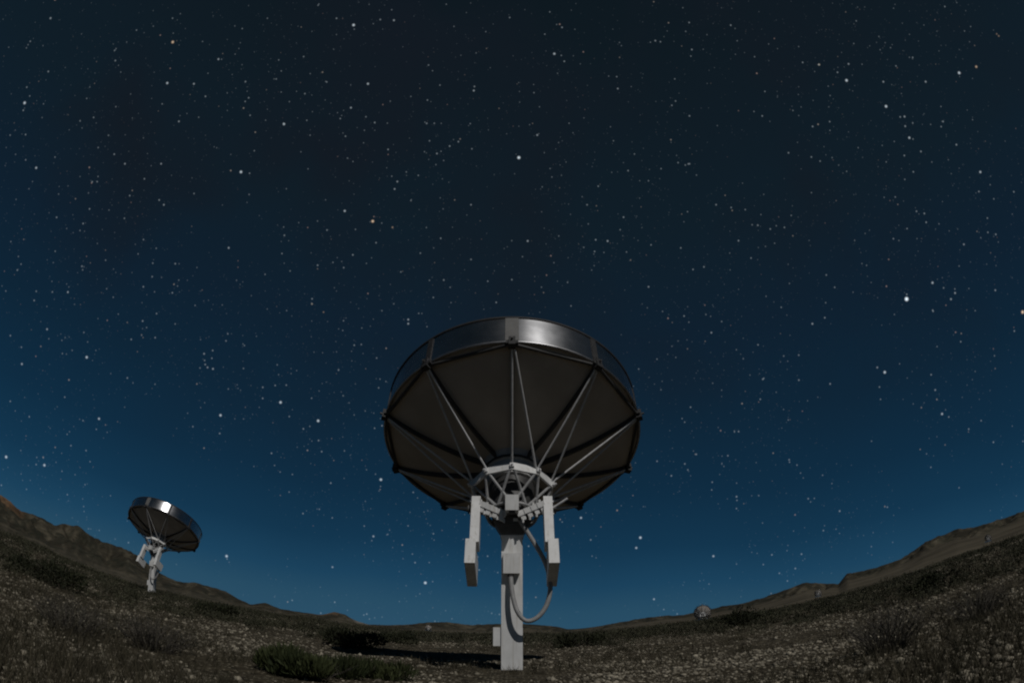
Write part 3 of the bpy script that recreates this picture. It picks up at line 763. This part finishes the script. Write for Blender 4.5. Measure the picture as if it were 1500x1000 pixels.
# a leafy clump as (verts, tri faces, colours): many small leaves through a lumpy volume
def leaf_cloud(n, rx, ry, h, leaf, col_a, col_b, fine=0.35, upright=0.6, thin=0.22):
    lob = max(4, int(5 + rx * 4))
    ca = rng.uniform(0, 2 * np.pi, lob); cr_ = np.sqrt(rng.random(lob)) * 0.75
    cx, cy = np.cos(ca) * cr_ * rx, np.sin(ca) * cr_ * ry
    cz = h * rng.uniform(0.25, 0.62, lob) * (1.05 - 0.5 * cr_)
    cs = rng.uniform(0.28, 0.5, lob)
    w = rng.integers(0, lob, n)
    d = rng.normal(0, 1, (n, 3)); d /= np.linalg.norm(d, axis=1)[:, None]
    rad = rng.random(n) ** fine
    p = np.stack([cx[w] + d[:, 0] * rad * cs[w] * rx, cy[w] + d[:, 1] * rad * cs[w] * ry, np.abs(cz[w] + d[:, 2] * rad * cs[w] * h)], 1)
    dirv = d * 0.7 + np.array([0, 0, upright]) + rng.normal(0, 0.35, (n, 3))
    dirv /= np.linalg.norm(dirv, axis=1)[:, None]
    side = np.cross(dirv, rng.normal(0, 1, (n, 3))); side /= np.linalg.norm(side, axis=1)[:, None] + 1e-9
    L = leaf * rng.uniform(0.6, 1.5, n)[:, None]; W = L * thin
    V = np.stack([p - side * W * 0.3, p + dirv * L * 0.5 + side * W, p + dirv * L, p + dirv * L * 0.5 - side * W], 1).reshape(-1, 3)
    k = (rng.random(lob)[w] * 0.6 + rng.random(n) * 0.4)[:, None]
    col = np.asarray(col_a) * (1 - k) + np.asarray(col_b) * k
    return V, np.arange(n * 4).reshape(-1, 4), np.repeat(col, 4, 0)
OLIVE_A, OLIVE_B = (0.030, 0.031, 0.019), (0.075, 0.073, 0.045)
def scrub():
    VV, FF, CC = [], [], []; off = 0
    x, y, r = sector(6500, 14, 235, power=0.85)
    az = np.degrees(np.arctan2(x, y))
    start = np.interp(az, [-68, -40, -25, -10, 10, 25, 45, 68], [12, 14, 17, 19, 19.5, 19, 15, 12]) + (fbm(x * 0.1, y * 0.1, 3, 8) - 0.45) * 11
    keep = (r > start * rng.uniform(0.8, 1.15, len(r))) & (fbm(x * 0.05 + 9, y * 0.05, 3, 19) + 0.003 * r > 0.30)
    keep &= np.hypot(x - second.location.x, y - second.location.y) > 1.0
    x, y, r = x[keep], y[keep], r[keep]
    z = ground_z(x, y)
    for i in range(len(x)):
        s = rng.uniform(0.18, 0.62) * (1 + 0.006 * r[i])
        n = int(np.interp(r[i], [14, 40, 235], [150, 60, 26]))
        lf = np.interp(r[i], [14, 60, 235], [0.05, 0.13, 0.36])
        V, F, C = leaf_cloud(n, s, s, s * rng.uniform(0.45, 0.75), lf, OLIVE_A, OLIVE_B)
        V = V + np.array([x[i], y[i], z[i]])
        VV.append(V); FF.append(F + off); CC.append(C * rng.uniform(0.7, 1.3)); off += len(V)
    tag(mesh_obj('desert_scrub', np_mesh('desert_scrub', np.concatenate(VV), np.concatenate(FF), col=np.concatenate(CC)), M['leaf']), kind='stuff')
scrub()

M['twig'] = mat('twig_bark', (0.045, 0.040, 0.033), (0.085, 0.075, 0.06), 20, 0.9)
def stems_mesh(name, n, rx, ry, h, r0, kinks=3, parent=None, upright=1.0):
    bm = bmesh.new()
    for i in range(n):
        a = rng.uniform(0, 2 * math.pi); q = math.sqrt(rng.random())
        base = Vector((math.cos(a) * rx * 0.25 * q, math.sin(a) * ry * 0.25 * q, -0.04))
        tip = Vector((math.cos(a) * rx * q, math.sin(a) * ry * q, h * rng.uniform(0.6, 1.0) * (1.05 - 0.35 * q)))
        pts = []
        for j in range(kinks + 1):
            t = j / kinks
            p = base.lerp(tip, t); p.z = base.z + (tip.z - base.z) * (t ** (0.8 if upright else 1.0))
            if 0 < j < kinks: p += Vector(rng.normal(0, 0.035 * h, 3))
            pts.append(p)
        path_tube(bm, pts, [r0 * (1 - 0.8 * j / kinks) for j in range(kinks + 1)], 4)
        for j in range(2):                                   # side twigs
            t = rng.uniform(0.4, 0.9); k_ = min(int(t * kinks), kinks - 1)
            p = pts[k_].lerp(pts[k_ + 1], t * kinks - k_)
            e = p + Vector((rng.normal(0, 0.14 * h), rng.normal(0, 0.14 * h), h * rng.uniform(0.1, 0.3)))
            path_tube(bm, [p, e], [r0 * 0.45, r0 * 0.12], 3)
    return finish(bm, name, M['twig'], parent)
def shrub(name, azd, r, rx, ry, h, label, group, leaves, leaf, ca, cb, stems, r0=0.006, upright=0.6, cat='shrub'):
    x, y = r * math.sin(R_(azd)), r * math.cos(R_(azd))
    root = empty(name, (x, y, float(ground_z(x, y)) - 0.02))
    tag(root, label, cat, group)
    if leaves:
        V, F, C = leaf_cloud(leaves, rx, ry, h, leaf, ca, cb, upright=upright, fine=0.5 if upright > 1 else 0.35, thin=0.10 if upright > 1 else 0.22)
        mesh_obj('foliage', np_mesh('foliage', V, F, col=C), M['leaf'], root)
    stems_mesh('stems', stems, rx * 0.9, ry * 0.9, h * 0.95, r0, parent=root)
    return root
GA, GB = (0.020, 0.028, 0.011), (0.070, 0.082, 0.032)
DA, DB = (0.014, 0.017, 0.009), (0.040, 0.044, 0.022)
TA, TB = (0.030, 0.029, 0.021), (0.085, 0.078, 0.056)
g1, g2, g3 = 'green shrubs at the bottom edge', 'dark bushes on the plain', 'leafless twiggy shrubs in the foreground'
shrub('green_shrub', -18.5, 6.6, 0.62, 0.55, 0.34, 'low feathery green shrub at the bottom edge, left of the middle pole', g1, 6500, 0.085, GA, GB, 40, upright=1.5)
shrub('green_shrub', -12.6, 7.3, 0.45, 0.42, 0.24, 'smaller sparse green shrub at the bottom edge, nearest to the middle pole', g1, 2600, 0.075, GA, GB, 26, upright=1.5)
shrub('dark_bush', -14.6, 15.2, 0.95, 0.8, 0.52, 'dark bush left of the middle pole, above the green shrub and beside the dish shadow', g2, 3600, 0.075, DA, DB, 24)
shrub('dark_bush', -10.2, 20.0, 0.8, 0.7, 0.42, 'low dark bush just behind the dish shadow, left of the middle pole', g2, 2600, 0.08, DA, DB, 20)
shrub('dark_bush', 40.0, 19.0, 1.15, 0.8, 0.72, 'dark bush at the far right, below the highest of the tiny dishes', g2, 3200, 0.08, DA, DB, 22)
shrub('dark_bush', 21.4, 23.0, 1.3, 0.9, 0.75, 'dark bush at the near edge of the scrub, below the largest far dish', g2, 2600, 0.09, DA, DB, 20)
shrub('dark_bush', -44.5, 17.0, 1.5, 0.9, 0.75, 'dark bush on the left slope under the mountain foot, nearest the left edge', g2, 3200, 0.08, DA, DB, 22)
shrub('dark_bush', 6.5, 18.5, 0.9, 0.7, 0.55, 'dark bush just right of the foot of the middle pole', g2, 2200, 0.08, DA, DB, 18)
shrub('dark_bush', -27.5, 21.0, 1.2, 0.8, 0.70, 'dark bush on the slope right of the left dish, at the edge of the gravel', g2, 2400, 0.085, DA, DB, 18)
shrub('twiggy_shrub', -41.5, 6.4, 0.60, 0.6, 0.50, 'grey twiggy shrub in the left foreground, closest to the left edge', g3, 700, 0.03, TA, TB, 100, 0.006)
shrub('twiggy_shrub', -33.5, 6.9, 0.62, 0.6, 0.50, 'grey twiggy shrub in the left foreground, between the leftmost twigs and the green shrub', g3, 800, 0.03, TA, TB, 120, 0.006)
shrub('twiggy_shrub', 35.2, 6.2, 0.6, 0.6, 0.62, 'tall grey twiggy shrub in the right foreground, largest on that side', g3, 600, 0.03, TA, TB, 120, 0.006)
shrub('twiggy_shrub', 44.0, 7.4, 0.62, 0.6, 0.48, 'grey twiggy shrub in the right foreground, closest to the right edge', g3, 700, 0.03, TA, TB, 100, 0.006)
